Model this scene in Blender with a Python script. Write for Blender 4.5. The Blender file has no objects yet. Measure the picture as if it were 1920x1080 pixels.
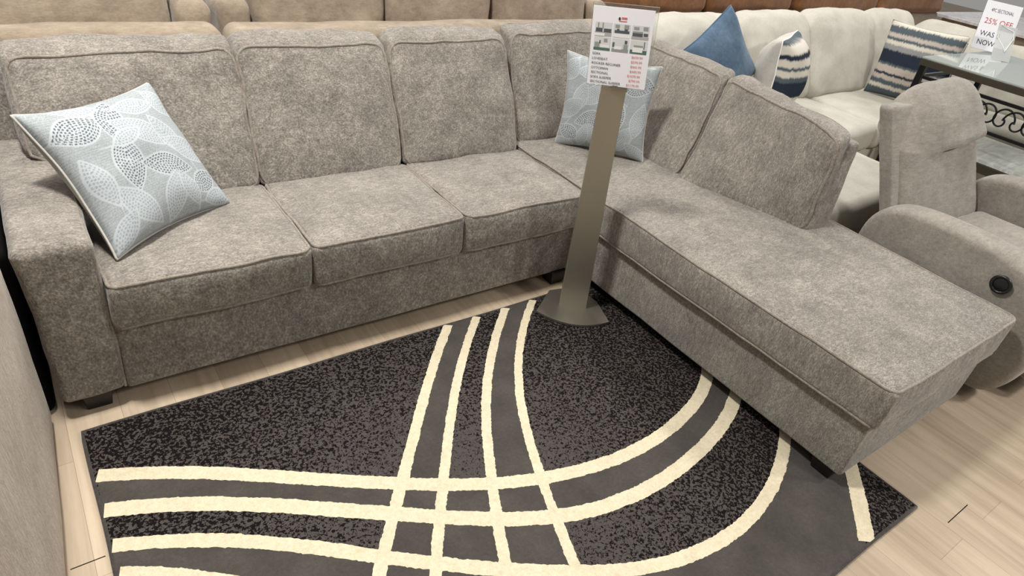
import bpy, math, random
import numpy as np
from mathutils import Vector, Matrix, noise
random.seed(4)
scene = bpy.context.scene
COL = scene.collection

# ------------------------------------------------------------------ helpers
def link_mesh(name, verts, faces, mats, parent=None, smooth=True, fmat=None):
    me = bpy.data.meshes.new(name)
    me.from_pydata([tuple(map(float, v)) for v in verts], [], [tuple(int(i) for i in f) for f in faces])
    if not isinstance(mats, (list, tuple)): mats = [mats]
    for m in mats: me.materials.append(m)
    if fmat is not None: me.polygons.foreach_set('material_index', list(fmat))
    me.polygons.foreach_set('use_smooth', [smooth] * len(me.polygons))
    me.update()
    o = bpy.data.objects.new(name, me); COL.objects.link(o)
    if parent is not None: attach(o, parent)
    return o

def world_of(o):
    m = o.matrix_basis.copy()
    if o.parent is not None: m = world_of(o.parent) @ o.matrix_parent_inverse @ m
    return m

def attach(o, parent):
    o.parent = parent
    o.matrix_parent_inverse = world_of(parent).inverted()

def tag(o, label=None, cat=None, group=None, kind=None):
    if label: o['label'] = label
    if cat: o['category'] = cat
    if group: o['group'] = group
    if kind: o['kind'] = kind
    return o

def thing(name, label, cat, loc, group=None):
    o = bpy.data.objects.new(name, None); COL.objects.link(o)
    o.empty_display_size = 0.1; o.location = loc
    return tag(o, label, cat, group)

def merge(parts):
    V, F, n = [], [], 0
    for v, f in parts:
        V.extend(list(v)); F.extend([tuple(i + n for i in q) for q in f]); n += len(v)
    return V, F

def grid_cube(lines):
    """surface grid of a box with the given coordinate lines per axis"""
    idx, V, F = {}, [], []
    def vid(i, j, k):
        key = (i, j, k)
        if key not in idx:
            idx[key] = len(V); V.append((lines[0][i], lines[1][j], lines[2][k]))
        return idx[key]
    n = [len(l) - 1 for l in lines]
    for a in range(3):
        b, c = (a + 1) % 3, (a + 2) % 3
        for side in (0, n[a]):
            for i in range(n[b]):
                for j in range(n[c]):
                    q = []
                    for di, dj in ((0, 0), (1, 0), (1, 1), (0, 1)):
                        t = [0, 0, 0]; t[a] = side; t[b] = i + di; t[c] = j + dj
                        q.append(vid(*t))
                    F.append(q if side else q[::-1])
    return np.array(V), F

def fbm(p, s, seed, oct=3):
    v = Vector((p[0] * s + seed * 7.31, p[1] * s - seed * 3.7, p[2] * s + seed * 1.93))
    return noise.fractal(v, 1.0, 2.0, oct)

class Soft:
    """rounded upholstery block: size, eight corners, bulges and wrinkles"""
    def __init__(s, dims, c8=None, loc=None, r=0.02, seg=14, bulge=(0, 0, 0), wr=0.0, ws=7.0, seed=1, post=None, rk=3):
        s.h = np.array(dims, float) / 2; s.r = min(r, s.h.min() * 0.98); s.bulge = bulge; s.wr = wr; s.ws = ws; s.seed = seed; s.post = post
        if c8 is None:
            x, y, z = loc; hx, hy, hz = s.h
            c8 = [(x-hx, y-hy, z-hz), (x+hx, y-hy, z-hz), (x+hx, y-hy, z+hz), (x-hx, y-hy, z+hz),
                  (x-hx, y+hy, z-hz), (x+hx, y+hy, z-hz), (x+hx, y+hy, z+hz), (x-hx, y+hy, z+hz)]
        s.c8 = np.array(c8, float); s.seg = seg; s.rk = rk
    def lines(s):
        out = []
        for a in range(3):
            h = s.h[a]; inn = h - s.r
            n = max(2, int(round(s.seg * h / s.h.max())))
            mid = np.linspace(-inn, inn, n + 1)
            k = np.tan(np.linspace(0, math.pi / 4, s.rk + 1)[1:]) * s.r
            out.append(np.concatenate([-(inn + k[::-1]), mid, inn + k]))
        return out
    def deform(s, P):
        P = np.array(P, float)
        u = np.clip(P / s.h, -1.2, 1.2)
        w = np.clip(1 - u * u, 0, 1)
        Q = P.copy()
        for a in range(3):
            b, c = (a + 1) % 3, (a + 2) % 3
            Q[:, a] += s.bulge[a] * u[:, a] * (w[:, b] * w[:, c]) ** 0.6
        t = Q / s.h * 0.5 + 0.5
        tx, ty, tz = t[:, 0:1], t[:, 1:2], t[:, 2:3]
        c = s.c8
        f = (1-tx)*(1-tz)*c[0] + tx*(1-tz)*c[1] + tx*tz*c[2] + (1-tx)*tz*c[3]
        bk = (1-tx)*(1-tz)*c[4] + tx*(1-tz)*c[5] + tx*tz*c[6] + (1-tx)*tz*c[7]
        W = f * (1 - ty) + bk * ty
        if s.wr:
            d = np.array([[fbm(p, s.ws, s.seed), fbm(p, s.ws, s.seed + 9), fbm(p, s.ws, s.seed + 17)] for p in W])
            W = W + d * s.wr
        if s.post is not None: W = s.post(W, u)
        return W
    def mesh(s):
        V, F = grid_cube(s.lines())
        inner = np.clip(V, -(s.h - s.r), s.h - s.r)
        d = V - inner
        L = np.linalg.norm(d, axis=1, keepdims=True); L[L == 0] = 1
        P = np.where(np.linalg.norm(d, axis=1, keepdims=True) > 1e-9, inner + d / L * s.r, V)
        return s.deform(P), F
    def loop(s, axis, sign, rc=None, n=26, off=0.0015):
        """closed welt path round one face"""
        b, c = (axis + 1) % 3, (axis + 2) % 3
        e = -s.r + 0.7071 * s.r + off
        hb, hc = s.h[b] + e, s.h[c] + e
        rc = rc or max(s.r, 0.012)
        pts = []
        for cx, cy, a0 in ((hb-rc, hc-rc, 0), (-(hb-rc), hc-rc, 90), (-(hb-rc), -(hc-rc), 180), (hb-rc, -(hc-rc), 270)):
            for q in np.linspace(a0, a0 + 90, 5):
                pts.append((cx + rc * math.cos(math.radians(q)), cy + rc * math.sin(math.radians(q))))
        dense = []
        for i, p in enumerate(pts):
            q = pts[(i + 1) % len(pts)]
            m = max(1, int(math.dist(p, q) / (max(hb, hc) * 2 / n)))
            for k in range(m):
                dense.append((p[0] + (q[0]-p[0]) * k / m, p[1] + (q[1]-p[1]) * k / m))
        P = np.zeros((len(dense), 3)); P[:, axis] = sign * (s.h[axis] + e)
        P[:, b] = [d[0] for d in dense]; P[:, c] = [d[1] for d in dense]
        return s.deform(P)

def tube(path, r, closed=False, n=7, flat=1.0):
    P = np.array(path, float); m = len(P)
    T = (np.roll(P, -1, 0) - np.roll(P, 1, 0)) if closed else np.gradient(P, axis=0)
    T /= np.linalg.norm(T, axis=1, keepdims=True) + 1e-12
    ref = np.array([0.0, 0, 1]) if abs(T[0][2]) < 0.9 else np.array([1.0, 0, 0])
    N = np.cross(T[0], ref); N /= np.linalg.norm(N)
    V, F = [], []
    for i in range(m):
        N = N - T[i] * (N @ T[i]); N /= np.linalg.norm(N) + 1e-12
        B = np.cross(T[i], N)
        for k in range(n):
            a = 2 * math.pi * k / n
            V.append(P[i] + N * r * math.cos(a) + B * r * flat * math.sin(a))
    for i in range(m if closed else m - 1):
        j = (i + 1) % m
        for k in range(n):
            k2 = (k + 1) % n
            F.append((i*n + k, j*n + k, j*n + k2, i*n + k2))
    if not closed:
        F.append(tuple(range(n)[::-1])); F.append(tuple((m-1)*n + k for k in range(n)))
    return V, F

def box(x0, x1, y0, y1, z0, z1, bev=0.004):
    d = (x1-x0, y1-y0, z1-z0)
    return Soft(d, loc=((x0+x1)/2, (y0+y1)/2, (z0+z1)/2), r=bev, seg=2, rk=2).mesh()

def xform(M, vf):
    V, F = vf
    return [tuple(M @ Vector(v)) for v in V], F

def frame(c, x, up):
    x = Vector(x).normalized(); up = Vector(up); n = x.cross(up).normalized(); up = n.cross(x)
    M = Matrix((x, up, n)).transposed().to_4x4(); M.translation = Vector(c)
    return M     # local X = right, Y = up, Z = towards the viewer

# ------------------------------------------------------------------ materials
def lin(c): return tuple(((v/255)/12.92 if v/255 <= 0.04045 else ((v/255 + 0.055)/1.055)**2.4) for v in c) + (1,)

def new_mat(name):
    m = bpy.data.materials.new(name); m.use_nodes = True
    nt = m.node_tree; b = nt.nodes['Principled BSDF']
    return m, nt, b

def N(nt, t, **kw):
    n = nt.nodes.new(t)
    for k, v in kw.items():
        if k in n.inputs: n.inputs[k].default_value = v
        else: setattr(n, k, v)
    return n

def plain(name, rgb, rough=0.6, metal=0.0, spec=0.5):
    m, nt, b = new_mat(name)
    b.inputs['Base Color'].default_value = lin(rgb); b.inputs['Roughness'].default_value = rough
    b.inputs['Metallic'].default_value = metal; b.inputs['Specular IOR Level'].default_value = spec
    return m

def fabric(name, dark, mid, light, fine=220.0, stretch=(1, 1, 1), blotch=16.0, blotch_amt=0.55, bump=0.35, sheen=0.25, rough=0.95, mix3=0.55, lo=0.36, hi=0.66):
    m, nt, b = new_mat(name); L = nt.links.new
    tc = N(nt, 'ShaderNodeTexCoord')
    mp = N(nt, 'ShaderNodeMapping'); mp.inputs['Scale'].default_value = stretch
    L(tc.outputs['Object'], mp.inputs['Vector'])
    n1 = N(nt, 'ShaderNodeTexNoise', Scale=fine, Detail=3.0, Roughness=0.6); L(mp.outputs[0], n1.inputs['Vector'])
    n2 = N(nt, 'ShaderNodeTexNoise', Scale=blotch, Detail=5.0, Roughness=0.65); L(tc.outputs['Object'], n2.inputs['Vector'])
    n3 = N(nt, 'ShaderNodeTexNoise', Scale=fine * 0.28, Detail=3.0, Roughness=0.7); L(mp.outputs[0], n3.inputs['Vector'])
    def mul(x, k):
        q = N(nt, 'ShaderNodeMath', operation='MULTIPLY'); L(x, q.inputs[0]); q.inputs[1].default_value = k; return q.outputs[0]
    def add(x, y):
        q = N(nt, 'ShaderNodeMath', operation='ADD'); L(x, q.inputs[0]); L(y, q.inputs[1]); return q.outputs[0]
    rest = 1 - blotch_amt
    mix = add(mul(n2.outputs['Fac'], blotch_amt), add(mul(n1.outputs['Fac'], rest * (1 - mix3)), mul(n3.outputs['Fac'], rest * mix3)))
    cr = N(nt, 'ShaderNodeValToRGB'); L(mix, cr.inputs['Fac'])
    e = cr.color_ramp.elements; e[0].position = lo; e[0].color = lin(dark); e[1].position = hi; e[1].color = lin(light)
    k = e.new((lo + hi) / 2); k.color = lin(mid)
    L(cr.outputs['Color'], b.inputs['Base Color'])
    b.inputs['Roughness'].default_value = rough; b.inputs['Specular IOR Level'].default_value = 0.15
    b.inputs['Sheen Weight'].default_value = sheen; b.inputs['Sheen Roughness'].default_value = 0.45
    hb = add(mul(n1.outputs['Fac'], 0.5), n3.outputs['Fac'])
    bp = N(nt, 'ShaderNodeBump', Strength=bump, Distance=0.004); L(hb, bp.inputs['Height']); L(bp.outputs[0], b.inputs['Normal'])
    return m

M = {}
M['chenille'] = fabric('taupe_chenille', (94, 89, 83), (132, 126, 118), (174, 167, 157), stretch=(0.5, 1.0, 0.34), fine=300, blotch=7, blotch_amt=0.24, bump=0.8, mix3=0.36, lo=0.365, hi=0.645)
M['welt'] = fabric('taupe_welt', (108, 101, 93), (138, 130, 120), (164, 155, 144), fine=300, blotch_amt=0.2)
M['tan_velvet'] = fabric('tan_velvet', (124, 111, 95), (146, 132, 115), (165, 151, 133), fine=160, stretch=(0.5, 1, 1), blotch=9)
M['beige_velvet'] = fabric('beige_velvet', (142, 126, 109), (164, 148, 130), (186, 170, 151), fine=230, stretch=(1, 1, 0.35), blotch=8, blotch_amt=0.35)
M['cream_fabric'] = fabric('cream_fabric', (172, 168, 157), (186, 182, 171), (197, 193, 183), fine=260, blotch=5, bump=0.15, sheen=0.1)
M['grey_fabric'] = fabric('grey_recliner_fabric', (122, 116, 108), (143, 137, 128), (162, 156, 146), fine=190, stretch=(0.3, 1, 1.2), blotch=7, blotch_amt=0.35)
M['brown_suede'] = fabric('brown_suede', (102, 68, 42), (124, 85, 54), (146, 104, 70), fine=120, blotch=6, blotch_amt=0.6)
M['taupe_lining'] = fabric('taupe_lining', (128, 116, 102), (142, 130, 116), (156, 144, 130), fine=120)
M['blue_velvet'] = fabric('blue_velvet', (66, 86, 107), (82, 103, 124), (100, 121, 142), fine=180, blotch=6, sheen=0.2)
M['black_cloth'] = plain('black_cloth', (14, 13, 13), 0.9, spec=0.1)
M['black_plastic'] = plain('black_plastic', (16, 18, 20), 0.35)
M['black_wood'] = plain('black_wood', (18, 15, 13), 0.45)
M['dark_iron'] = plain('dark_iron', (34, 34, 36), 0.35, 0.7)
M['bronze_edge'] = plain('bronze_edge', (74, 68, 58), 0.35, 0.5)
M['paper'] = plain('white_paper', (240, 240, 244), 0.6, spec=0.2)
M['ink'] = plain('black_ink', (40, 38, 40), 0.7)
M['red_ink'] = plain('red_ink', (196, 70, 74), 0.7)
M['pale_red_ink'] = plain('pale_red_ink', (214, 112, 116), 0.7)
M['white_cord'] = plain('white_cord', (242, 240, 236), 0.6)
M['cotton_back'] = fabric('cotton_backing', (176, 172, 164), (190, 186, 178), (202, 198, 190), fine=260, blotch=8, bump=0.15)

# brushed nickel of the sign stand
m, nt, b = new_mat('brushed_nickel'); M['nickel'] = m
b.inputs['Base Color'].default_value = lin((172, 167, 155)); b.inputs['Metallic'].default_value = 0.9; b.inputs['Roughness'].default_value = 0.38

# clear acrylic
def clear(name, rgb, rough, alpha_t):
    m, nt, b = new_mat(name)
    b.inputs['Base Color'].default_value = lin(rgb); b.inputs['Roughness'].default_value = rough
    b.inputs['Transmission Weight'].default_value = alpha_t; b.inputs['IOR'].default_value = 1.15
    return m
M['acrylic'] = clear('clear_acrylic', (236, 238, 236), 0.08, 0.95)
M['pouch_film'] = plain('pouch_film', (206, 208, 206), 0.12); M['pouch_film'].node_tree.nodes['Principled BSDF'].inputs['Alpha'].default_value = 0.45
m, nt, b = new_mat('glass_top'); M['glass_top'] = m
b.inputs['Base Color'].default_value = lin((192, 200, 196)); b.inputs['Roughness'].default_value = 0.05
b.inputs['Transmission Weight'].default_value = 0.35; b.inputs['IOR'].default_value = 1.5

# marble
def marble(name, base, vein, scale, rough):
    m, nt, b = new_mat(name); L = nt.links.new
    tc = N(nt, 'ShaderNodeTexCoord'); n = N(nt, 'ShaderNodeTexNoise', Scale=scale, Detail=8.0, Roughness=0.7, Distortion=1.5)
    mp = N(nt, 'ShaderNodeMapping'); mp.inputs['Scale'].default_value = (0.5, 2.0, 1)
    L(tc.outputs['Object'], mp.inputs['Vector']); L(mp.outputs[0], n.inputs['Vector'])
    cr = N(nt, 'ShaderNodeValToRGB'); L(n.outputs['Fac'], cr.inputs['Fac'])
    cr.color_ramp.elements[0].position = 0.4; cr.color_ramp.elements[0].color = lin(vein)
    cr.color_ramp.elements[1].position = 0.6; cr.color_ramp.elements[1].color = lin(base)
    L(cr.outputs['Color'], b.inputs['Base Color']); b.inputs['Roughness'].default_value = rough
    return m
M['marble'] = marble('pale_marble', (218, 222, 218), (176, 182, 182), 5, 0.12)
M['white_marble'] = marble('white_marble', (226, 224, 226), (190, 188, 192), 4, 0.08)

# vinyl planks
m, nt, b = new_mat('vinyl_planks'); M['floor'] = m; L = nt.links.new
tc = N(nt, 'ShaderNodeTexCoord')
mp = N(nt, 'ShaderNodeMapping'); mp.inputs['Rotation'].default_value = (0, 0, math.pi / 2); mp.inputs['Location'].default_value = (0.58, -0.155, 0)
L(tc.outputs['Object'], mp.inputs['Vector'])
br = N(nt, 'ShaderNodeTexBrick'); br.offset = 0.37; br.offset_frequency = 2
for k, v in (('Scale', 1.0), ('Mortar Size', 0.0006), ('Mortar Smooth', 0.1), ('Brick Width', 1.22), ('Row Height', 0.16), ('Bias', 0.0)): br.inputs[k].default_value = v
br.inputs['Color1'].default_value = lin((196, 180, 158)); br.inputs['Color2'].default_value = lin((178, 162, 142)); br.inputs['Mortar'].default_value = lin((138, 122, 104))
L(mp.outputs[0], br.inputs['Vector'])
mg = N(nt, 'ShaderNodeMapping'); mg.inputs['Scale'].default_value = (26, 1.6, 1); L(tc.outputs['Object'], mg.inputs['Vector'])
ng = N(nt, 'ShaderNodeTexNoise', Scale=1.0, Detail=6.0, Roughness=0.62, Distortion=0.6); L(mg.outputs[0], ng.inputs['Vector'])
nb = N(nt, 'ShaderNodeTexNoise', Scale=1.0, Detail=3.0); mb_ = N(nt, 'ShaderNodeMapping'); mb_.inputs['Scale'].default_value = (5, 0.9, 1)
L(tc.outputs['Object'], mb_.inputs['Vector']); L(mb_.outputs[0], nb.inputs['Vector'])
cr = N(nt, 'ShaderNodeValToRGB'); L(ng.outputs['Fac'], cr.inputs['Fac'])
cr.color_ramp.elements[0].position = 0.3; cr.color_ramp.elements[0].color = (0.66, 0.63, 0.60, 1)
cr.color_ramp.elements[1].position = 0.62; cr.color_ramp.elements[1].color = (1.0, 1.0, 1.0, 1)
mx = N(nt, 'ShaderNodeMix', data_type='RGBA', blend_type='MULTIPLY'); mx.inputs[0].default_value = 0.62
L(br.outputs['Color'], mx.inputs[6]); L(cr.outputs['Color'], mx.inputs[7])
cr2 = N(nt, 'ShaderNodeValToRGB'); L(nb.outputs['Fac'], cr2.inputs['Fac'])
cr2.color_ramp.elements[0].position = 0.35; cr2.color_ramp.elements[0].color = (0.82, 0.79, 0.76, 1)
cr2.color_ramp.elements[1].position = 0.65; cr2.color_ramp.elements[1].color = (1.05, 1.04, 1.02, 1)
mx2 = N(nt, 'ShaderNodeMix', data_type='RGBA', blend_type='MULTIPLY'); mx2.inputs[0].default_value = 0.8
L(mx.outputs[2], mx2.inputs[6]); L(cr2.outputs['Color'], mx2.inputs[7])
L(mx2.outputs[2], b.inputs['Base Color']); b.inputs['Roughness'].default_value = 0.5; b.inputs['Specular IOR Level'].default_value = 0.3

# rug piles
def rug_speckle():
    m, nt, b = new_mat('rug_speckled_pile'); L = nt.links.new
    tc = N(nt, 'ShaderNodeTexCoord')
    w = N(nt, 'ShaderNodeTexNoise', Scale=60.0, Detail=2.0); L(tc.outputs['Object'], w.inputs['Vector'])
    ad = N(nt, 'ShaderNodeMix', data_type='RGBA', blend_type='ADD'); ad.inputs[0].default_value = 0.035
    L(tc.outputs['Object'], ad.inputs[6]); L(w.outputs['Color'], ad.inputs[7])
    mp = N(nt, 'ShaderNodeMapping'); mp.inputs['Scale'].default_value = (1, 1, 1); L(ad.outputs[2], mp.inputs['Vector'])
    mp.inputs['Scale'].default_value = (1, 1.5, 1); mp.inputs['Rotation'].default_value = (0, 0, 0.5)
    n1 = N(nt, 'ShaderNodeTexNoise', Scale=62.0, Detail=1.0, Roughness=0.5, Distortion=0.6); L(mp.outputs[0], n1.inputs['Vector'])
    nk = N(nt, 'ShaderNodeTexNoise', Scale=90.0, Detail=1.0); L(tc.outputs['Object'], nk.inputs['Vector'])
    # the woven fade: specks crowd towards the rug's edges and thin out by the crossing of the bands
    sx = N(nt, 'ShaderNodeVectorMath', operation='DISTANCE'); L(tc.outputs['Object'], sx.inputs[0]); sx.inputs[1].default_value = (1.02, -0.98, 0.012)
    mr = N(nt, 'ShaderNodeMapRange'); L(sx.outputs['Value'], mr.inputs['Value'])
    mr.inputs['From Min'].default_value = 0.2; mr.inputs['From Max'].default_value = 1.15; mr.inputs['To Min'].default_value = 0.020; mr.inputs['To Max'].default_value = 0.15
    q1 = N(nt, 'ShaderNodeMath', operation='SUBTRACT'); L(n1.outputs['Fac'], q1.inputs[0]); q1.inputs[1].default_value = 0.5
    q2 = N(nt, 'ShaderNodeMath', operation='ABSOLUTE'); L(q1.outputs[0], q2.inputs[0])
    q3 = N(nt, 'ShaderNodeMapRange'); L(nk.outputs['Fac'], q3.inputs['Value'])
    for k_, v_ in (('From Min', .44), ('From Max', .60), ('To Min', .25), ('To Max', 1.7)): q3.inputs[k_].default_value = v_
    q4 = N(nt, 'ShaderNodeMath', operation='MULTIPLY'); L(mr.outputs[0], q4.inputs[0]); L(q3.outputs[0], q4.inputs[1])
    q5 = N(nt, 'ShaderNodeMath', operation='SUBTRACT'); L(q2.outputs[0], q5.inputs[0]); L(q4.outputs[0], q5.inputs[1])
    th = N(nt, 'ShaderNodeMath', operation='MULTIPLY_ADD'); L(q5.outputs[0], th.inputs[0]); th.inputs[1].default_value = 6.0; th.inputs[2].default_value = 0.5
    cr = N(nt, 'ShaderNodeValToRGB'); L(th.outputs[0], cr.inputs['Fac'])
    cr.color_ramp.elements[0].position = 0.44; cr.color_ramp.elements[0].color = lin((24, 21, 21))
    cr.color_ramp.elements[1].position = 0.56; cr.color_ramp.elements[1].color = lin((78, 73, 70))
    n2 = N(nt, 'ShaderNodeTexNoise', Scale=420.0, Detail=2.0); L(tc.outputs['Object'], n2.inputs['Vector'])
    bp = N(nt, 'ShaderNodeBump', Strength=0.6, Distance=0.004); L(n2.outputs['Fac'], bp.inputs['Height']); L(bp.outputs[0], b.inputs['Normal'])
    L(cr.outputs['Color'], b.inputs['Base Color']); b.inputs['Roughness'].default_value = 1.0; b.inputs['Specular IOR Level'].default_value = 0.05
    return m
M['rug_speckle'] = rug_speckle()
M['rug_plain'] = fabric('rug_plain_pile', (62, 58, 55), (72, 68, 64), (84, 79, 75), fine=300, blotch=7, blotch_amt=0.5, bump=0.5, sheen=0.1, rough=1.0)
M['rug_cream'] = fabric('rug_cream_pile', (190, 179, 152), (208, 197, 170), (220, 210, 186), fine=260, blotch=30, blotch_amt=0.3, bump=0.5, sheen=0.1, rough=1.0)
M['rug_binding'] = fabric('rug_binding', (52, 48, 46), (66, 62, 59), (84, 79, 75), fine=420, blotch_amt=0.2)

# striped cushion cloth (bands across the cushion's own height)
def stripes(name, ramp, jag=0.05):
    m, nt, b = new_mat(name); L = nt.links.new
    tc = N(nt, 'ShaderNodeTexCoord'); sp = N(nt, 'ShaderNodeSeparateXYZ'); L(tc.outputs['Object'], sp.inputs[0])
    mp = N(nt, 'ShaderNodeMapping'); mp.inputs['Scale'].default_value = (90, 5, 5); L(tc.outputs['Object'], mp.inputs['Vector'])
    n = N(nt, 'ShaderNodeTexNoise', Scale=1.0, Detail=3.0, Roughness=0.7); L(mp.outputs[0], n.inputs['Vector'])
    mr = N(nt, 'ShaderNodeMapRange'); L(sp.outputs['Y'], mr.inputs['Value'])
    mr.inputs['From Min'].default_value = -0.27; mr.inputs['From Max'].default_value = 0.27
    a = N(nt, 'ShaderNodeMath', operation='MULTIPLY_ADD'); L(n.outputs['Fac'], a.inputs[0]); a.inputs[1].default_value = jag; L(mr.outputs[0], a.inputs[2])
    a2 = N(nt, 'ShaderNodeMath', operation='SUBTRACT'); L(a.outputs[0], a2.inputs[0]); a2.inputs[1].default_value = jag / 2
    cr = N(nt, 'ShaderNodeValToRGB'); L(a2.outputs[0], cr.inputs['Fac'])
    while len(cr.color_ramp.elements) > 1: cr.color_ramp.elements.remove(cr.color_ramp.elements[0])
    cr.color_ramp.elements[0].position = ramp[0][0]; cr.color_ramp.elements[0].color = lin(ramp[0][1])
    for p, c in ramp[1:]:
        e = cr.color_ramp.elements.new(p); e.color = lin(c)
    L(cr.outputs['Color'], b.inputs['Base Color']); b.inputs['Roughness'].default_value = 0.95; b.inputs['Specular IOR Level'].default_value = 0.1
    return m
NAVY, SLATE, CRM, GRY, PNK = (44, 50, 64), (84, 94, 100), (206, 200, 188), (140, 142, 142), (184, 174, 166)
def bands(seq, soft=0.012):
    out, tot, p = [], sum(w for w, _ in seq), 0.0
    for w, c in seq:
        w /= tot; s = min(soft, w * 0.3)
        out += [(p + s, c), (p + w - s, c)]; p += w
    return out
M['stripe_wide'] = stripes('striped_cloth_wide', bands([(2, SLATE), (1, CRM), (1.2, SLATE), (1.2, PNK), (.6, NAVY), (1.8, PNK), (.5, SLATE), (3.2, NAVY), (1.3, GRY), (1, CRM), (.7, SLATE), (1, PNK), (1.6, SLATE), (.9, CRM)]), 0.07)
M['stripe_round'] = stripes('striped_cloth_soft', bands([(1.2, CRM), (.8, NAVY), (1.6, CRM), (.5, SLATE), (1, CRM), (3.2, NAVY), (1, SLATE), (1.3, CRM), (.6, SLATE), (1.5, CRM), (1, NAVY), (1.8, CRM), (2, SLATE)]), 0.07)

# leaf-stitched cushion cloth: colours woven into a fine grid
m, nt, b = new_mat('leaf_stitched_cloth'); M['leaf_cloth'] = m
at = N(nt, 'ShaderNodeAttribute'); at.attribute_name = 'weave'; nt.links.new(at.outputs['Color'], b.inputs['Base Color'])
tc = N(nt, 'ShaderNodeTexCoord'); n = N(nt, 'ShaderNodeTexNoise', Scale=420.0, Detail=2.0); nt.links.new(tc.outputs['Object'], n.inputs['Vector'])
bp = N(nt, 'ShaderNodeBump', Strength=0.35, Distance=0.002); nt.links.new(n.outputs['Fac'], bp.inputs['Height']); nt.links.new(bp.outputs[0], b.inputs['Normal'])
b.inputs['Roughness'].default_value = 0.9; b.inputs['Specular IOR Level'].default_value = 0.15

# ------------------------------------------------------------------ floor
S = 14.0
fl = link_mesh('floor', [(-8, -6, 0), (20, -6, 0), (20, 12, 0), (-8, 12, 0)], [(0, 1, 2, 3)], M['floor'], smooth=False)
tag(fl, kind='structure')
for x0, x1, y in ((2.417, 2.574, -1.799), (-0.06, 0.022, -0.58)):
    link_mesh('plank_gap', [(x0, y - 0.0015, 0.0006), (x1, y - 0.0015, 0.0006), (x1, y + 0.0015, 0.0006), (x0, y + 0.0015, 0.0006)], [(0, 1, 2, 3)], M['black_cloth'], fl, False)

# ------------------------------------------------------------------ rug
RX0, RX1, RY0, RY1, RZ = 0.035, 2.372, -1.700, -0.082, 0.012
rug = thing('area_rug', 'dark charcoal rug with crossing cream curved stripes under the sectional', 'rug', ((RX0+RX1)/2, (RY0+RY1)/2, 0))
link_mesh('pile', *box(RX0, RX1, RY0, RY1, 0.001, RZ, 0.004), M['rug_speckle'], rug, False)
per = []
for a, c in (((RX0, RY0), (RX1, RY0)), ((RX1, RY0), (RX1, RY1)), ((RX1, RY1), (RX0, RY1)), ((RX0, RY1), (RX0, RY0))):
    for t in np.linspace(0, 1, 40, endpoint=False):
        x, y = a[0] + (c[0]-a[0]) * t, a[1] + (c[1]-a[1]) * t
        per.append((x + 0.002 * math.sin(9 * y), y + 0.0025 * math.sin(7 * x), 0.0075))
link_mesh('binding', *tube(per, 0.0065, True, 8), M['rug_binding'], rug)

def smooth_curve(pts, step=0.006):
    P = np.array(pts, float)
    d = np.concatenate([[0], np.cumsum(np.linalg.norm(np.diff(P, axis=0), axis=1))])
    # light smoothing of the traced points, then Catmull-Rom
    for _ in range(2):
        Q = P.copy(); Q[1:-1] = 0.25 * P[:-2] + 0.5 * P[1:-1] + 0.25 * P[2:]; P = Q
    out = []
    for i in range(len(P) - 1):
        p0, p1, p2, p3 = P[max(i-1, 0)], P[i], P[i+1], P[min(i+2, len(P)-1)]
        n = max(2, int(np.linalg.norm(p2 - p1) / step))
        for t in np.linspace(0, 1, n, endpoint=False):
            out.append(0.5 * ((2*p1) + (-p0+p2)*t + (2*p0-5*p1+4*p2-p3)*t*t + (-p0+3*p1-3*p2+p3)*t**3))
    out.append(P[-1])
    return np.array(out)

def clip_rug(P):
    e = 0.004
    k = (P[:, 0] > RX0 + e) & (P[:, 0] < RX1 - e) & (P[:, 1] > RY0 + e) & (P[:, 1] < RY1 - e)
    return P[k]

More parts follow.
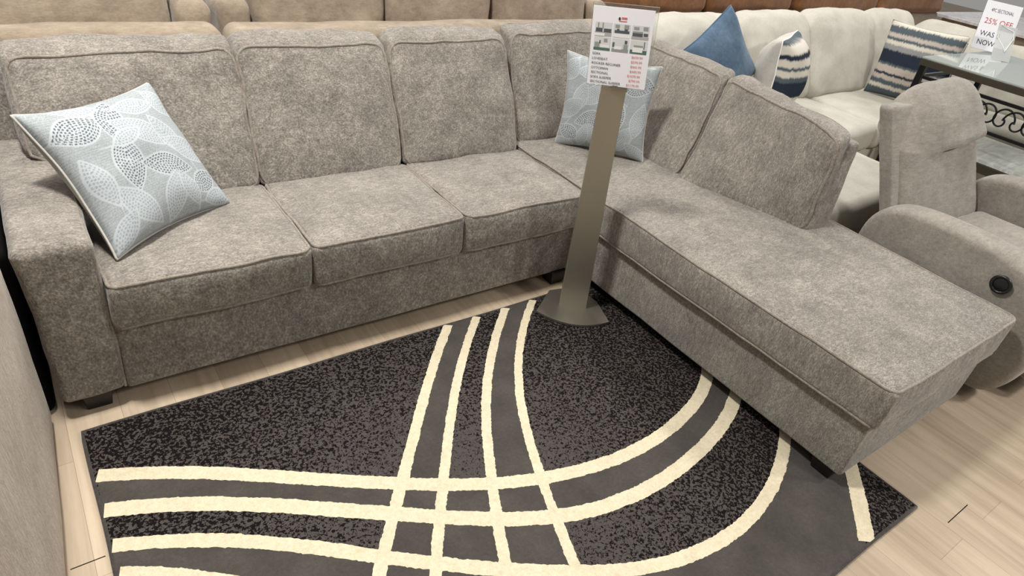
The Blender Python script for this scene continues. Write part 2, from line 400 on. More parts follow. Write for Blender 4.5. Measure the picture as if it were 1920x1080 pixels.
CUR = {
 'H1': ([(0.0, -0.275), (0.047, -0.295), (0.193, -0.344), (0.341, -0.433), (0.503, -0.543), (0.668, -0.654), (0.839, -0.761), (0.957, -0.83), (1.096, -0.904), (1.215, -0.951), (1.385, -1.002), (1.56, -1.031), (1.754, -1.028), (1.945, -0.988), (2.12, -0.925), (2.198, -0.881), (2.29, -0.80), (2.38, -0.70)], 0.050),
 'H2': ([(0.0, -0.42), (0.049, -0.437), (0.18, -0.478), (0.311, -0.546), (0.468, -0.646), (0.626, -0.753), (0.785, -0.866), (0.895, -0.936), (1.02, -1.017), (1.125, -1.073), (1.221, -1.116), (1.348, -1.154), (1.498, -1.176), (1.684, -1.174), (1.901, -1.136), (2.089, -1.079), (2.208, -1.022), (2.31, -0.95), (2.39, -0.88)], 0.052),
 'H3': ([(0.0, -0.55), (0.048, -0.567), (0.179, -0.618), (0.316, -0.691), (0.451, -0.788), (0.571, -0.884), (0.665, -0.965), (0.764, -1.039), (0.851, -1.103), (0.965, -1.184), (1.136, -1.297), (1.281, -1.375), (1.435, -1.428), (1.612, -1.45), (1.791, -1.441), (1.962, -1.392), (2.111, -1.32), (2.218, -1.257), (2.31, -1.19), (2.39, -1.12)], 0.045),
 'H4': ([(0.0, -0.645), (0.052, -0.665), (0.134, -0.71), (0.248, -0.795), (0.40, -0.93), (0.56, -1.09), (0.72, -1.25), (0.90, -1.42), (1.10, -1.57), (1.30, -1.68), (1.40, -1.72)], 0.045),
 'R': ([(2.40, -1.40), (2.295, -1.49), (2.223, -1.561), (2.136, -1.628), (2.047, -1.693), (2.0, -1.73)], 0.056),
 'V1': ([(1.46, -0.02), (1.392, -0.086), (1.232, -0.253), (1.09, -0.424), (0.956, -0.595), (0.852, -0.724), (0.773, -0.824), (0.708, -0.906), (0.645, -0.981), (0.56, -1.10), (0.46, -1.25), (0.36, -1.45), (0.28, -1.72)], 0.038),
 'V2': ([(1.61, -0.02), (1.547, -0.08), (1.375, -0.247), (1.223, -0.425), (1.088, -0.607), (0.968, -0.787), (0.885, -0.908), (0.809, -1.015), (0.73, -1.135), (0.65, -1.28), (0.57, -1.48), (0.51, -1.72)], 0.034),
 'V3': ([(1.77, -0.02), (1.708, -0.077), (1.496, -0.265), (1.325, -0.476), (1.216, -0.644), (1.126, -0.82), (1.037, -0.992), (0.984, -1.094), (0.93, -1.22), (0.87, -1.38), (0.81, -1.56), (0.77, -1.72)], 0.036),
 'V4': ([(1.93, -0.02), (1.873, -0.076), (1.678, -0.227), (1.529, -0.397), (1.409, -0.585), (1.322, -0.758), (1.267, -0.896), (1.213, -1.043), (1.172, -1.158), (1.139, -1.264), (1.09, -1.42), (1.04, -1.58), (1.0, -1.72)], 0.034),
}
C_ = {k: clip_rug(smooth_curve(p)) for k, (p, w) in CUR.items()}
def strip(P, w, z, seed):
    T = np.gradient(P, axis=0); T /= np.linalg.norm(T, axis=1, keepdims=True)
    Nn = np.stack([-T[:, 1], T[:, 0]], 1); V, F = [], []
    for i, p in enumerate(P):
        for sd in (-1, 1):
            j = 0.0034 * noise.noise(Vector((i * 0.77, sd * 5 + seed, 0.3))) + 0.002 * noise.noise(Vector((i * 0.13, sd * 3 + seed, 7)))
            q = p + Nn[i] * sd * (w / 2 + j)
            q = np.clip(q, (RX0 + .003, RY0 + .003), (RX1 - .003, RY1 - .003))
            V.append((q[0], q[1], z)); V.append((q[0], q[1], RZ - 0.002))
    for i in range(len(P) - 1):
        a, c = i * 4, i * 4 + 4
        F += [(a, c, c + 2, a + 2), (a + 1, c + 1, c, a), (a + 2, c + 2, c + 3, a + 3)]
    return V, F
def band_between(A, B_, z):
    """plain pile between two curves, resampled to pair up"""
    n = 240
    def rs(P):
        d = np.concatenate([[0], np.cumsum(np.linalg.norm(np.diff(P, axis=0), axis=1))]); t = np.linspace(0, d[-1], n)
        return np.stack([np.interp(t, d, P[:, 0]), np.interp(t, d, P[:, 1])], 1)
    a, c = rs(A), rs(B_); V, F = [], []
    for i in range(n): V += [(a[i][0], a[i][1], z), (c[i][0], c[i][1], z)]
    for i in range(n - 1): F.append((2*i, 2*i+2, 2*i+3, 2*i+1))
    return V, F
zp = RZ + 0.0005
def sub(P, lo, hi): return P[lo:hi]
def near(P, q): return int(np.argmin(np.linalg.norm(P - np.array(q), axis=1)))
def cross(A, B_):
    D = np.linalg.norm(A[:, None] - B_[None], axis=2); i, j = np.unravel_index(np.argmin(D), D.shape); return i, j
pl = []
pl.append(band_between(C_['H1'], C_['H2'], zp))
# the two upright bands
def upto(a, h):
    i, _ = cross(C_[a], C_[h]); return C_[a][:i + 1]
pl.append(band_between(upto('V1', 'H1'), upto('V2', 'H1'), zp))
pl.append(band_between(upto('V3', 'H1'), upto('V4', 'H1'), zp))
i1, _ = cross(C_['V1'], C_['H2']); i2, _ = cross(C_['V1'], C_['H3']); j1, _ = cross(C_['V4'], C_['H2']); j2, _ = cross(C_['V4'], C_['H3'])
a_ = C_['V1'][i1:i2 + 1]; b2 = C_['V4'][j1:j2 + 1]
# block of plain squares between the second and third cross stripe
h2a, h2b = cross(C_['H2'], C_['V1'])[0], cross(C_['H2'], C_['V4'])[0]; h3a, h3b = cross(C_['H3'], C_['V1'])[0], cross(C_['H3'], C_['V4'])[0]
pl.append(band_between(C_['H2'][h2a:h2b + 1], C_['H3'][h3a:h3b + 1], zp))
# plain field in front of the third stripe, up to the corner stripe
fr = np.array([(RX0 + .004, -0.64), (RX0 + .004, -1.2), (RX0 + .004, RY0 + .004), (1.0, RY0 + .004), (2.04, RY0 + .004), (2.366, -1.43)])
fr2 = np.concatenate([np.linspace(fr[i], fr[i+1], 40, endpoint=False) for i in range(len(fr)-1)] + [fr[-1:]])
pl.append(band_between(C_['H3'], fr2, zp - 0.0001))
link_mesh('plain_band', *merge(pl), M['rug_plain'], rug, False)
link_mesh('cream_stripe', *merge([strip(C_[k], CUR[k][1], RZ + 0.0016 + 0.00008 * i, i * 3.3) for i, k in enumerate(CUR)]), M['rug_cream'], rug, False)

# ------------------------------------------------------------------ sectional sofa
sec = thing('sectional_sofa', 'big taupe chenille sectional with a chaise, around the dark rug', 'sofa', (1.5, 0.45, 0))
CH, WE = M['chenille'], M['welt']
def cushion(name, s, loops=(), mat=None, wm=None, parent=None, wr=0.0055):
    parent = parent or sec
    o = link_mesh(name, *s.mesh(), mat or CH, parent)
    if loops:
        t = merge([tube(s.loop(ax, sg, rc), wr, True) for ax, sg, rc in loops])
        w = link_mesh('piping', *t, wm or WE, o)
    return o
AW, XC, ZB, ZC, ZS = 0.190, 2.160, 0.065, 0.325, 0.487
w = 0.641
# base rail of the sofa half, arm, frame behind the cushions
link_mesh('base', *Soft((XC - AW, 0.93, ZC - ZB), loc=((XC + AW)/2, 0.467, (ZC + ZB)/2), r=0.012, seg=18, wr=0.002, ws=5).mesh(), CH, sec)
def arm_post(W, u):
    W = W.copy(); t = np.clip((W[:, 2] - 0.40) / 0.24, 0, 1)
    W[:, 0] += -0.014 * t * t * (u[:, 0] < 0.2)
    return W
arm = Soft((AW, 0.95, 0.575), loc=(AW/2, 0.475, 0.3525), r=0.028, seg=22, bulge=(0.006, 0.006, 0.012), wr=0.005, ws=5, seed=4, post=arm_post, rk=4)
ao = cushion('arm', arm)
wp = arm.deform([(AW/2 - 0.007, -0.475 + 0.012, z) for z in np.linspace(-0.28, 0.262, 16)] + [(AW/2 - 0.012, y, 0.2875 - 0.010) for y in np.linspace(-0.455, 0.45, 26)])
link_mesh('piping', *tube(wp, 0.0055), WE, ao)
# back frame of the sofa half: sloping inner face
def hexa(x0, x1, yb0, yb1, yt0, yt1, z0, z1):
    return [(x0, yb0, z0), (x1, yb0, z0), (x1, yt0, z1), (x0, yt0, z1), (x0, yb1, z0), (x1, yb1, z0), (x1, yt1, z1), (x0, yt1, z1)]
link_mesh('back_frame', *Soft((3.0, .12, .56), hexa(0.012, 3.06, .74, .95, .865, .955, ZC, .885), r=0.02, seg=26).mesh(), CH, sec)
# seat cushions
sd = 0.50
for i in range(3):
    x0 = AW + 0.004 + i * w; x1 = x0 + w - 0.004
    s = Soft((x1 - x0, 0.56, ZS - ZC), loc=((x0+x1)/2, -0.028 + 0.28, (ZS + ZC)/2), r=0.022, seg=22, bulge=(0.004, 0.012, 0.022), wr=0.006, ws=5.5, seed=20 + i)
    cushion('seat_cushion', s, ((2, 1, .03), (2, -1, .03)))
# chaise
CX1, CY0 = 3.075, -1.495
chb = Soft((CX1 - XC, 0.945 - CY0, ZC - ZB), loc=((CX1 + XC)/2, (0.945 + CY0)/2, (ZC + ZB)/2), r=0.014, seg=24, bulge=(0, 0.008, 0), wr=0.003, ws=4, seed=31)
cushion('chaise_base', chb)
def ch_post(W, u):
    W = W.copy()
    # the far long side swells a little over the base
    t = np.clip((u[:, 0] - 0.6) / 0.4, 0, 1) * np.clip((W[:, 2] - 0.40) / 0.1, 0, 1)
    W[:, 0] += 0.02 * t
    return W
chs = Soft((CX1 + 0.012 - XC + 0.028, 0.70 + 1.523, ZS - ZC + .006), loc=((CX1 + .012 + XC - 0.028)/2, (0.70 - 1.523)/2, (ZS + ZC + .006)/2), r=0.022, seg=44, bulge=(0.006, 0.012, 0.014), wr=0.006, ws=4.5, seed=33, post=ch_post)
cushion('chaise_cushion', chs, ((2, 1, .035), (2, -1, .03)))
# sloping end frame of the chaise back
link_mesh('chaise_back_frame', *Soft((1.6, .12, .5), [(2.92, -.672, .475), (2.92, .95, .475), (3.00, .95, .885), (2.985, -.672, .885), (3.122, -.672, .44), (3.09, .95, .44), (3.10, .95, .885), (3.075, -.672, .885)], r=0.022, seg=24, wr=0.003, ws=6, seed=40).mesh(), CH, sec)

def back_cushion(c8, dims, seed, post=None, wr=0.013, bulge=(0.010, 0.038, 0.014)):
    s = Soft(dims, c8, r=0.03, seg=22, bulge=bulge, wr=wr, ws=5.0, seed=seed, post=post, rk=4)
    return cushion('back_cushion', s, ((1, -1, .05), (1, 1, .05)), wr=0.006)
def b8(x0, x1, y0=.505, y1=.735, z0=.475, z1=.955, th=0.15, tht=.15, dx=0):
    return [(x0, y0, z0), (x1, y0, z0), (x1 + dx, y1, z1), (x0 + dx, y1, z1), (x0, y0 + th, z0), (x1, y0 + th, z0), (x1 + dx, y1 + tht * .93, z1 + .03), (x0 + dx, y1 + tht * .93, z1 + .03)]
def left_post(W, u):
    W = W.copy(); t = np.clip((W[:, 2] - 0.615) / 0.06, 0, 1); t = t * t * (3 - 2 * t)
    k = np.clip((0.55 - (u[:, 0] + 1) / 2) / 0.55, 0, 1)
    W[:, 0] -= 0.105 * t * k
    return W
back_cushion(b8(AW + .004, AW + w - .004, y1=.745, z1=.962, tht=.115), (.64, .15, .52), 51, left_post)
back_cushion(b8(AW + w + .002, AW + 2*w - .004, z1=.968, tht=.13, dx=-.012), (.63, .15, .52), 52)
back_cushion(b8(AW + 2*w + .002, AW + 3*w - .004, z1=.972, tht=.13), (.63, .15, .52), 53)
back_cushion(b8(2.150, 2.80, y0=.575, y1=.77, z1=.985, th=.10, tht=.13), (.65, .13, .52), 54)
# cushions along the chaise side
back_cushion([(2.70, .56, .475), (2.70, -.045, .475), (2.965, .045, .955), (2.95, .62, .965), (2.84, .56, .475), (2.84, -.045, .475), (3.07, .04, .975), (3.06, .62, .985)], (.62, .14, .52), 55)
back_cushion([(2.675, -.072, .478), (2.855, -.690, .478), (2.850, -.690, .935), (2.975, .030, .955), (2.83, -.06, .478), (2.925, -.692, .478), (2.965, -.665, .945), (3.075, .03, .975)], (.66, .13, .50), 56, bulge=(0.01, 0.03, 0.012))
# feet
for x, y in ((.10, .06), (.10, .87), (2.06, .03), (2.06, .87), (2.212, -1.425), (2.98, -1.39), (2.25, .0), (2.98, .87)):
    link_mesh('foot', *Soft((.085, .085, ZB), [(x-.036, y-.036, .0 if x != 2.212 else RZ + .002), (x+.036, y-.036, .0 if x != 2.212 else RZ + .002), (x+.045, y-.045, ZB+.01), (x-.045, y-.045, ZB+.01),
        (x-.036, y+.036, .0 if x != 2.212 else RZ + .002), (x+.036, y+.036, .0 if x != 2.212 else RZ + .002), (x+.045, y+.045, ZB+.01), (x-.045, y+.045, ZB+.01)], r=.004, seg=2).mesh(), M['black_wood'], sec)

# ------------------------------------------------------------------ throw pillows
def pillow_grid(size, thick, n=120, ear=0.07, seed=1, pinch=0.45, dent=0.0):
    """front and back skins meeting in a seam; local X right, Y up, Z out of the front"""
    V, F, uv = [], [], []
    t = np.linspace(-1, 1, n + 1)
    h = size / 2
    idx = {}
    for side in (1, -1):
        for j in range(n + 1):
            for i in range(n + 1):
                u, v = t[i], t[j]; rim = i in (0, n) or j in (0, n)
                if rim and side == -1: idx[(side, i, j)] = idx[(1, i, j)]; continue
                a, c = 1 - u*u, 1 - v*v
                x = u * h * (1 - ear * c) ; y = v * h * (1 - ear * a)
                z = side * thick / 2 * (max(a * c, 0) ** pinch) * (1 + 0.10 * noise.noise(Vector((u*2.2, v*2.2, seed + side))))
                z += 0.012 * noise.noise(Vector((u*1.6 + seed, v*1.6, 3.0)))
                # creases pulled from the seams
                z += side * 0.004 * math.sin(9*u + 4*v + seed) * (abs(u*v)) * (a*c > 0)
                if dent: z -= 0.0
                idx[(side, i, j)] = len(V); V.append((x, y, z)); uv.append((u*h, v*h, side))
        for j in range(n):
            for i in range(n):
                q = (idx[(side, i, j)], idx[(side, i+1, j)], idx[(side, i+1, j+1)], idx[(side, i, j+1)])
                F.append(q if side == 1 else q[::-1])
    rim = [V[idx[(1, i, 0)]] for i in range(n)] + [V[idx[(1, n, j)]] for j in range(n)] + [V[idx[(1, n - i, n)]] for i in range(n)] + [V[idx[(1, 0, n - j)]] for j in range(n)]
    return V, F, uv, rim[::3]

def leaf_colours(uv, leaves):
    P = np.array(uv); x, y, side = P[:, 0], P[:, 1], P[:, 2]
    base = np.array(lin((160, 166, 168))[:3]); white = np.array(lin((180, 186, 189))[:3]); dark = np.array(lin((88, 96, 102))[:3]); cool = np.array(lin((146, 154, 159))[:3])
    rng = np.random.default_rng(3)
    wv = rng.random(len(x))[:, None]
    col = base * (0.8 + 0.34 * wv)
    # horizontal ribbing of the ground
    rib = (np.sin(y * 2 * math.pi / 0.0085) > 0.55)[:, None]
    col = np.where(rib, col * 0.88, col)
    for (cx, cy, ang, ln, wd, dk) in leaves:
        ca, sa = math.cos(math.radians(ang)), math.sin(math.radians(ang))
        a = (x - cx) * ca + (y - cy) * sa; c = -(x - cx) * sa + (y - cy) * ca
        s = a / (ln / 2)
        half = wd / 2 * np.cos(np.clip(s, -1, 1) * math.pi / 2) ** 0.95
        q = np.where(np.abs(s) < 1, np.abs(c) / np.maximum(half, 1e-5), 9.0)   # 0 at midrib, 1 at the rim
        depth = (1 - q) * half                                                  # distance in from the rim
        inside = (q < 1)[:, None]
        ring = depth / 0.0095
        dash = (np.sin(a * 2 * math.pi / 0.0115 + np.floor(ring) * 2.1) > -0.25) & ((ring % 1) > 0.42)
        fill = np.where(dash[:, None], (dark if dk else cool) * (0.85 + 0.3 * wv), white * (0.93 + 0.07 * wv))
        col = np.where(inside & (side > 0)[:, None], fill, col)
        rim = ((np.abs(np.abs(c) - half) < 0.0035) & (np.abs(s) < 1.02))[:, None]
        stem = ((np.abs(c + 0.02 * (s + 1)) < 0.002) & (s < -0.95) & (s > -1.7))[:, None]
        col = np.where(stem & (side > 0)[:, None], white, col)
        col = np.where(rim & (side > 0)[:, None], white, col)
    back = (side < 0)[:, None]
    col = np.where(back, np.array(lin((178, 172, 162))[:3]), col)
    return np.concatenate([col, np.ones((len(x), 1))], 1)

LEAVES = [(-.155, .15, 12, .17, .10, 1), (-.035, .165, 62, .15, .085, 1), (.085, .185, -8, .16, .062, 0), (.045, .085, -38, .22, .085, 0), (-.075, .0, 78, .20, .098, 1),
          (.055, -.055, -22, .19, .085, 1), (.135, .045, 108, .18, .075, 0), (.185, -.02, -40, .18, .08, 0), (.02, -.165, 62, .17, .075, 0), (-.12, -.145, -55, .20, .08, 0),
          (.17, -.15, 25, .13, .075, 1), (.2, .17, -62, .13, .07, 0), (-.2, -.03, 100, .17, .07, 0), (-.2, -.2, 40, .14, .07, 0), (.2, -.215, 5, .13, .06, 0), (.09, -.16, 100, .13, .06, 0), (-.03, .085, 15, .12, .05, 0), (-.1, .225, -10, .12, .05, 0)]
def leaf_pillow(label, Mx, size, thick, seed, flip=False):
    V, F, uv, rim = pillow_grid(size, thick, 200, 0.11, seed, 0.38)
    o = link_mesh('throw_pillow', V, F, M['leaf_cloth'])
    lv = [((-a if flip else a), b_, (180 - c if flip else c), d * 1.08, e * 1.06, f) for a, b_, c, d, e, f in LEAVES]
    at = o.data.color_attributes.new('weave', 'FLOAT_COLOR', 'POINT')
    at.data.foreach_set('color', leaf_colours(uv, lv).astype(np.float32).ravel())
    o.matrix_basis = Mx
    p = link_mesh('piping', *tube(rim, 0.0045, True), M['cotton_back']); p.parent = o
    tag(o, label, 'pillow', 'leaf-stitched throw pillows')
    return o
leaf_pillow('pale grey leaf-stitched throw pillow tipped against the sofa arm', frame((.372, .380, .690), (.84, .54, -.02), (-.33, .54, .78)), .50, .20, 2)
leaf_pillow('pale grey leaf-stitched throw pillow in the sofa corner behind the sign', frame((2.500, .348, .732), (.57, -.82, .05), (.02, .06, 1)), .475, .17, 5, True)

def soft_pillow(name, label, cat, Mx, size, thick, mat, backmat, pipemat, group=None, seed=1, n=40, ear=.06):
    V, F, uv, rim = pillow_grid(size, thick, n, ear, seed)
    half = len(F) // 2
    o = link_mesh(name, V, F, [mat, backmat], fmat=[0] * half + [1] * half)
    o.matrix_basis = Mx
    p = link_mesh('piping', *tube(rim, 0.004, True), pipemat); p.parent = o
    return tag(o, label, cat, group)
d45 = (Vector((.80, -.58, 0)) , Vector((.10, .14, 1)))
Mb = frame((3.725, .655, .815), (1, -.12, 0), (.0, .30, .95)) @ Matrix.Rotation(math.radians(36), 4, 'Z')
soft_pillow('throw_pillow', 'plain blue velvet pillow standing on its corner against the cream sofa', 'pillow', Mb, .485, .16, M['blue_velvet'], M['blue_velvet'], M['blue_velvet'], seed=3)
soft_pillow('throw_pillow', 'navy and cream striped pillow seen edge-on next to the blue one', 'pillow', frame((4.215, .525, .768), (.915, .40, .02), (-.13, .03, 1)), .47, .34, M['stripe_round'], M['cotton_back'], M['white_cord'], 'striped pillows on the cream sectional', 7)
soft_pillow('throw_pillow', 'large slate and cream striped pillow under the corner of the glass table', 'pillow', frame((5.79, .41, .780), (.16, -.99, .02), (.02, .05, 1)), .56, .16, M['stripe_wide'], M['cotton_back'], M['cotton_back'], 'striped pillows on the cream sectional', 9)
soft_pillow('throw_pillow', 'dark slate pillow peeking out behind the large striped pillow', 'pillow', frame((6.12, .47, .75), (.30, -.95, .02), (.10, .05, 1)), .44, .14, plain('slate_cloth', (74, 80, 84), .95), M['cotton_back'], M['cotton_back'], seed=11)

# ------------------------------------------------------------------ writing
def text_mesh(body, size, mat, name, Mx, parent, align='LEFT', shear=0.0, width=None):
    cu = bpy.data.curves.new('tmp', 'FONT'); cu.body = body; cu.size = size; cu.align_x = align; cu.align_y = 'CENTER'; cu.resolution_u = 3; cu.shear = shear
    ob = bpy.data.objects.new('tmp', cu); COL.objects.link(ob)
    me = bpy.data.meshes.new_from_object(ob)
    bpy.data.objects.remove(ob)
    xs = [v.co.x for v in me.vertices]
    k = 1.0
    if width and xs: k = width / max(1e-6, max(xs) - min(xs))
    for v in me.vertices: v.co = Mx @ Vector((v.co.x * k, v.co.y, v.co.z))
    me.materials.clear(); me.materials.append(mat); me.name = name
    o = bpy.data.objects.new(name, me); COL.objects.link(o); attach(o, parent)
    return o

# ------------------------------------------------------------------ sign stand
st = thing('sign_stand', 'brushed nickel floor sign stand with a price sheet, on the rug corner', 'sign', (2.0, -.2, RZ))
dW = Vector((.775, -.63, 0)).normalized(); dF = Vector((-.63, -.775, 0)).normalized()
cB = Vector((2.005, -.195, 0))
# fan-shaped base plate
out = []
for a in np.linspace(-1, 1, 17):
    out.append(cB + dW * (a * .168) + dF * (.178 - .062 * a * a))
out += [cB + dW * .118 - dF * .03 + dW * 0, cB + dW * .06 - dF * .10, cB - dW * .06 - dF * .10, cB - dW * .112 - dF * .07]
V = [(p.x, p.y, RZ + .003) for p in out] + [(p.x, p.y, RZ + .013) for p in out]; n = len(out)
F = [tuple(range(n))[::-1], tuple(range(n, 2*n))] + [(i, (i+1) % n, n + (i+1) % n, n + i) for i in range(n)]
link_mesh('base_plate', V, F, M['nickel'], st, False)
def post_c(t):      # centre of the post at height t (0..1)
    return cB + dF * .028 + Vector((-.050 * t, -.006 * t, 0)) + Vector((0, 0, RZ + .010 + t * 1.05))
V, F = [], []
ts = np.linspace(0, 1, 24)
for t in ts:
    c = post_c(t); hw = .064 - .018 * t; k = .014 * math.sin(math.pi * .5 * min(1, t * 1.0)) * 0
    for a, f in ((-1, .010), (-.97, .0118), (0, .0125), (.97, .0118), (1, .010), (1, -.010), (-1, -.010)):
        V.append(c + dW * (hw * a) + dF * f)
for i in range(len(ts) - 1):
    for k in range(7): F.append((i*7 + k, i*7 + (k+1) % 7, i*7 + 7 + (k+1) % 7, i*7 + 7 + k))
F += [tuple(range(7))[::-1], tuple((len(ts)-1)*7 + k for k in range(7))]
link_mesh('post', V, F, M['nickel'], st, False)
MS = frame((1.906, -.241, 1.203), (.62, -.78, .09), (-.13, 0, .99))
SW, SH = .216, .279
hold = thing('sign_holder', None, None, (0, 0, 0)); bpy.data.objects.remove(hold)
hd = link_mesh('acrylic_holder', *xform(MS, merge([box(-SW/2 - .004, SW/2 + .012, -SH/2 - .002, SH/2 + .012, -.0065, -.0035, .001), box(-SW/2 - .004, SW/2 + .012, -SH/2 - .004, -SH/2 - .002, -.0065, .002, .0008)])), M['acrylic'], st, False)
bk = link_mesh('mounting_plate', *xform(MS, box(-.045, .045, -.16, .07, -.016, -.0068, .002)), M['nickel'], st, False)
sh = link_mesh('price_sheet', *xform(MS, box(-SW/2, SW/2, -SH/2, SH/2, -.0025, -.0013, .0004)), M['paper'], st, False)
def on_sheet(x, y, z=.0): return MS @ Matrix.Translation((x, y, z))
rows = ['SOFA', 'LOVESEAT', 'ROCKER RECLINER', 'OTTOMAN', 'SECTIONAL', 'SOFA SLEEPER', 'SECTIONAL SLEEPER']
price = ['$699.99', '$599.99', '$445.99', '$449.99', '$1079.99', '$799.99', '$1179.99']
for i, (a, b_) in enumerate(zip(rows, price)):
    y = -.0255 - i * .0172
    text_mesh(a, .0125, M['ink'], 'printed_item', on_sheet(-.098, y), sh, 'LEFT')
    text_mesh(b_, .0125, M['pale_red_ink'], 'printed_price', on_sheet(.045 if len(b_) < 8 else .038, y), sh, 'LEFT')
link_mesh('fine_print', *xform(MS, box(-.012, .008, -.1375, -.1365, -.0014, 0, .0001)), M['ink'], sh, False)
# shop emblem: a small roofed mark with two pink lines
lg = [((-.016, .098), (-.009, .098), (-.009, .105), (-.0125, .109), (-.016, .105))]
V = [tuple(MS @ Vector((x, y, 0))) for x, y in lg[0]]
link_mesh('emblem', V, [tuple(range(5))], M['ink'], sh, False)
for (x0, x1, y0, y1) in ((-.006, .014, .1065, .1085), (-.006, .014, .1025, .1045), (-.014, .014, .0945, .0965)):
    link_mesh('emblem', *xform(MS, box(x0, x1, y0, y1, -.0014, 0, .0001)), M['pale_red_ink'], sh, False)
# six room photographs
PH = [plain('photo_wall', (214, 216, 216), .5), plain('photo_dark', (84, 90, 94), .5), plain('photo_floor', (176, 176, 172), .5), plain('photo_green', (84, 112, 104), .5), plain('photo_mid', (150, 154, 152), .5), plain('photo_white', (236, 236, 234), .5)]
def photo(cx, cy, w_, h_, parts):
    V, F, fm = [], [], []
    for k, (x0, x1, y0, y1, mi) in enumerate([(-1, 1, -1, 1, 0)] + parts):
        z = .0002 + .0001 * k; n0 = len(V)
        for x, y in ((x0, y0), (x1, y0), (x1, y1), (x0, y1)): V.append(tuple(MS @ Vector((cx + x * w_/2, cy + y * h_/2, z - .001))))
        F.append((n0, n0+1, n0+2, n0+3)); fm.append(mi)
    return link_mesh('room_photo', V, F, PH, sh, False, fm)
PW, PHH = .060, .047
ys = (.062, .011)
for cx in (-.066, 0.0, .066):
    pass
photo(-.066, ys[0], PW, PHH, [(-1, 1, -1, -.35, 2), (-.9, -.1, -.45, .15, 1), (.05, .95, -.45, .1, 1), (-.7, -.55, .1, .9, 4), (-.15, -.02, .1, .95, 4), (-1, .2, -1, -.6, 5)])
photo(0, ys[0], PW, PHH, [(-1, 1, -1, -.35, 5), (-.85, .9, -.4, .05, 1), (-.6, -.3, .0, .25, 1), (.3, .7, 0, .3, 1), (.25, .8, .3, .9, 4), (-.8, -.3, .4, .85, 4)])
photo(.066, ys[0], PW, PHH, [(-1, 1, -1, -.6, 2), (-.9, .3, -.6, .0, 1), (-.9, .3, -.1, .15, 4), (.4, .9, -.5, -.05, 1), (.3, .85, .35, .9, 4), (-.8, -.2, .4, .8, 4)])
photo(-.066, ys[1], PW, PHH, [(-1, 1, -1, -.6, 3), (-.9, -.3, -.6, .2, 4), (-.2, .9, -.55, -.1, 5), (-.35, -.2, 0, .5, 1), (.2, .6, .3, .8, 4)])
photo(0, ys[1], PW, PHH, [(-1, 1, -1, -.5, 4), (-.7, .2, -.6, -.15, 5), (.4, .9, -.5, .2, 4), (-.95, -.7, -.3, .4, 3), (.5, .8, .3, .8, 1)])
photo(.066, ys[1], PW, PHH, [(-1, 1, -1, -.4, 3), (-.7, .5, -.75, .05, 5), (-.6, .5, 0, .3, 4), (.6, .7, -.2, .9, 1)])

# ------------------------------------------------------------------ beige seat beside the sofa arm
bs = thing('sofa', 'beige velvet sofa turned away, its tall back beside the sofa arm', 'sofa', (-.5, -1.0, 0))
BV = M['beige_velvet']
bp8 = [(-.29, -2.25, .03), (-.15, -2.25, .03), (-.13, -2.25, 1.02), (-.29, -2.25, 1.02), (-.25, .02, .03), (-.034, .02, .03), (-.036, .02, 1.02), (-.25, .02, 1.02)]
cushion('back_panel', Soft((.22, 2.27, .99), bp8, r=.02, seg=30, bulge=(.004, 0, .01), wr=.004, ws=3, seed=61), mat=BV, parent=bs)
for k in range(3):
    y1 = -.22 - k * .61
    cushion('seat_cushion', Soft((.60, .60, .20), loc=(-.62, y1 - .305, .40), r=.05, seg=8, bulge=(0, 0, .03), seed=63 + k), mat=BV, parent=bs)
    cushion('back_cushion', Soft((.20, .60, .50), loc=(-.40, y1 - .305, .72), r=.06, seg=8, bulge=(.03, 0, .02), seed=66 + k), mat=BV, parent=bs)
link_mesh('base', *box(-.93, -.28, -2.2, -.02, .03, .32, .02), BV, bs)
for y in (-.11, -2.14): cushion('arm', Soft((.68, .20, .60), loc=(-.63, y, .34), r=.05, seg=8), mat=BV, parent=bs)

gap_filler = thing('armchair', 'black chair form added to darken the gap beside the sectional arm', 'armchair', (-.55, .5, 0))  # unseen chair form, added so the gap by the arm falls dark
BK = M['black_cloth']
cushion('arm', Soft((.20, .90, .62), loc=(-.118, .50, .312), r=.03, seg=10), mat=BK, parent=gap_filler)
cushion('arm', Soft((.20, .86, .60), loc=(-.99, .52, .32), r=.05, seg=10), mat=BK, parent=gap_filler)
cushion('seat', Soft((.58, .70, .40), loc=(-.59, .46, .24), r=.05, seg=8), mat=BK, parent=gap_filler)
cushion('backrest', Soft((.58, .20, .80), loc=(-.59, .86, .50), r=.06, seg=8), mat=BK, parent=gap_filler)

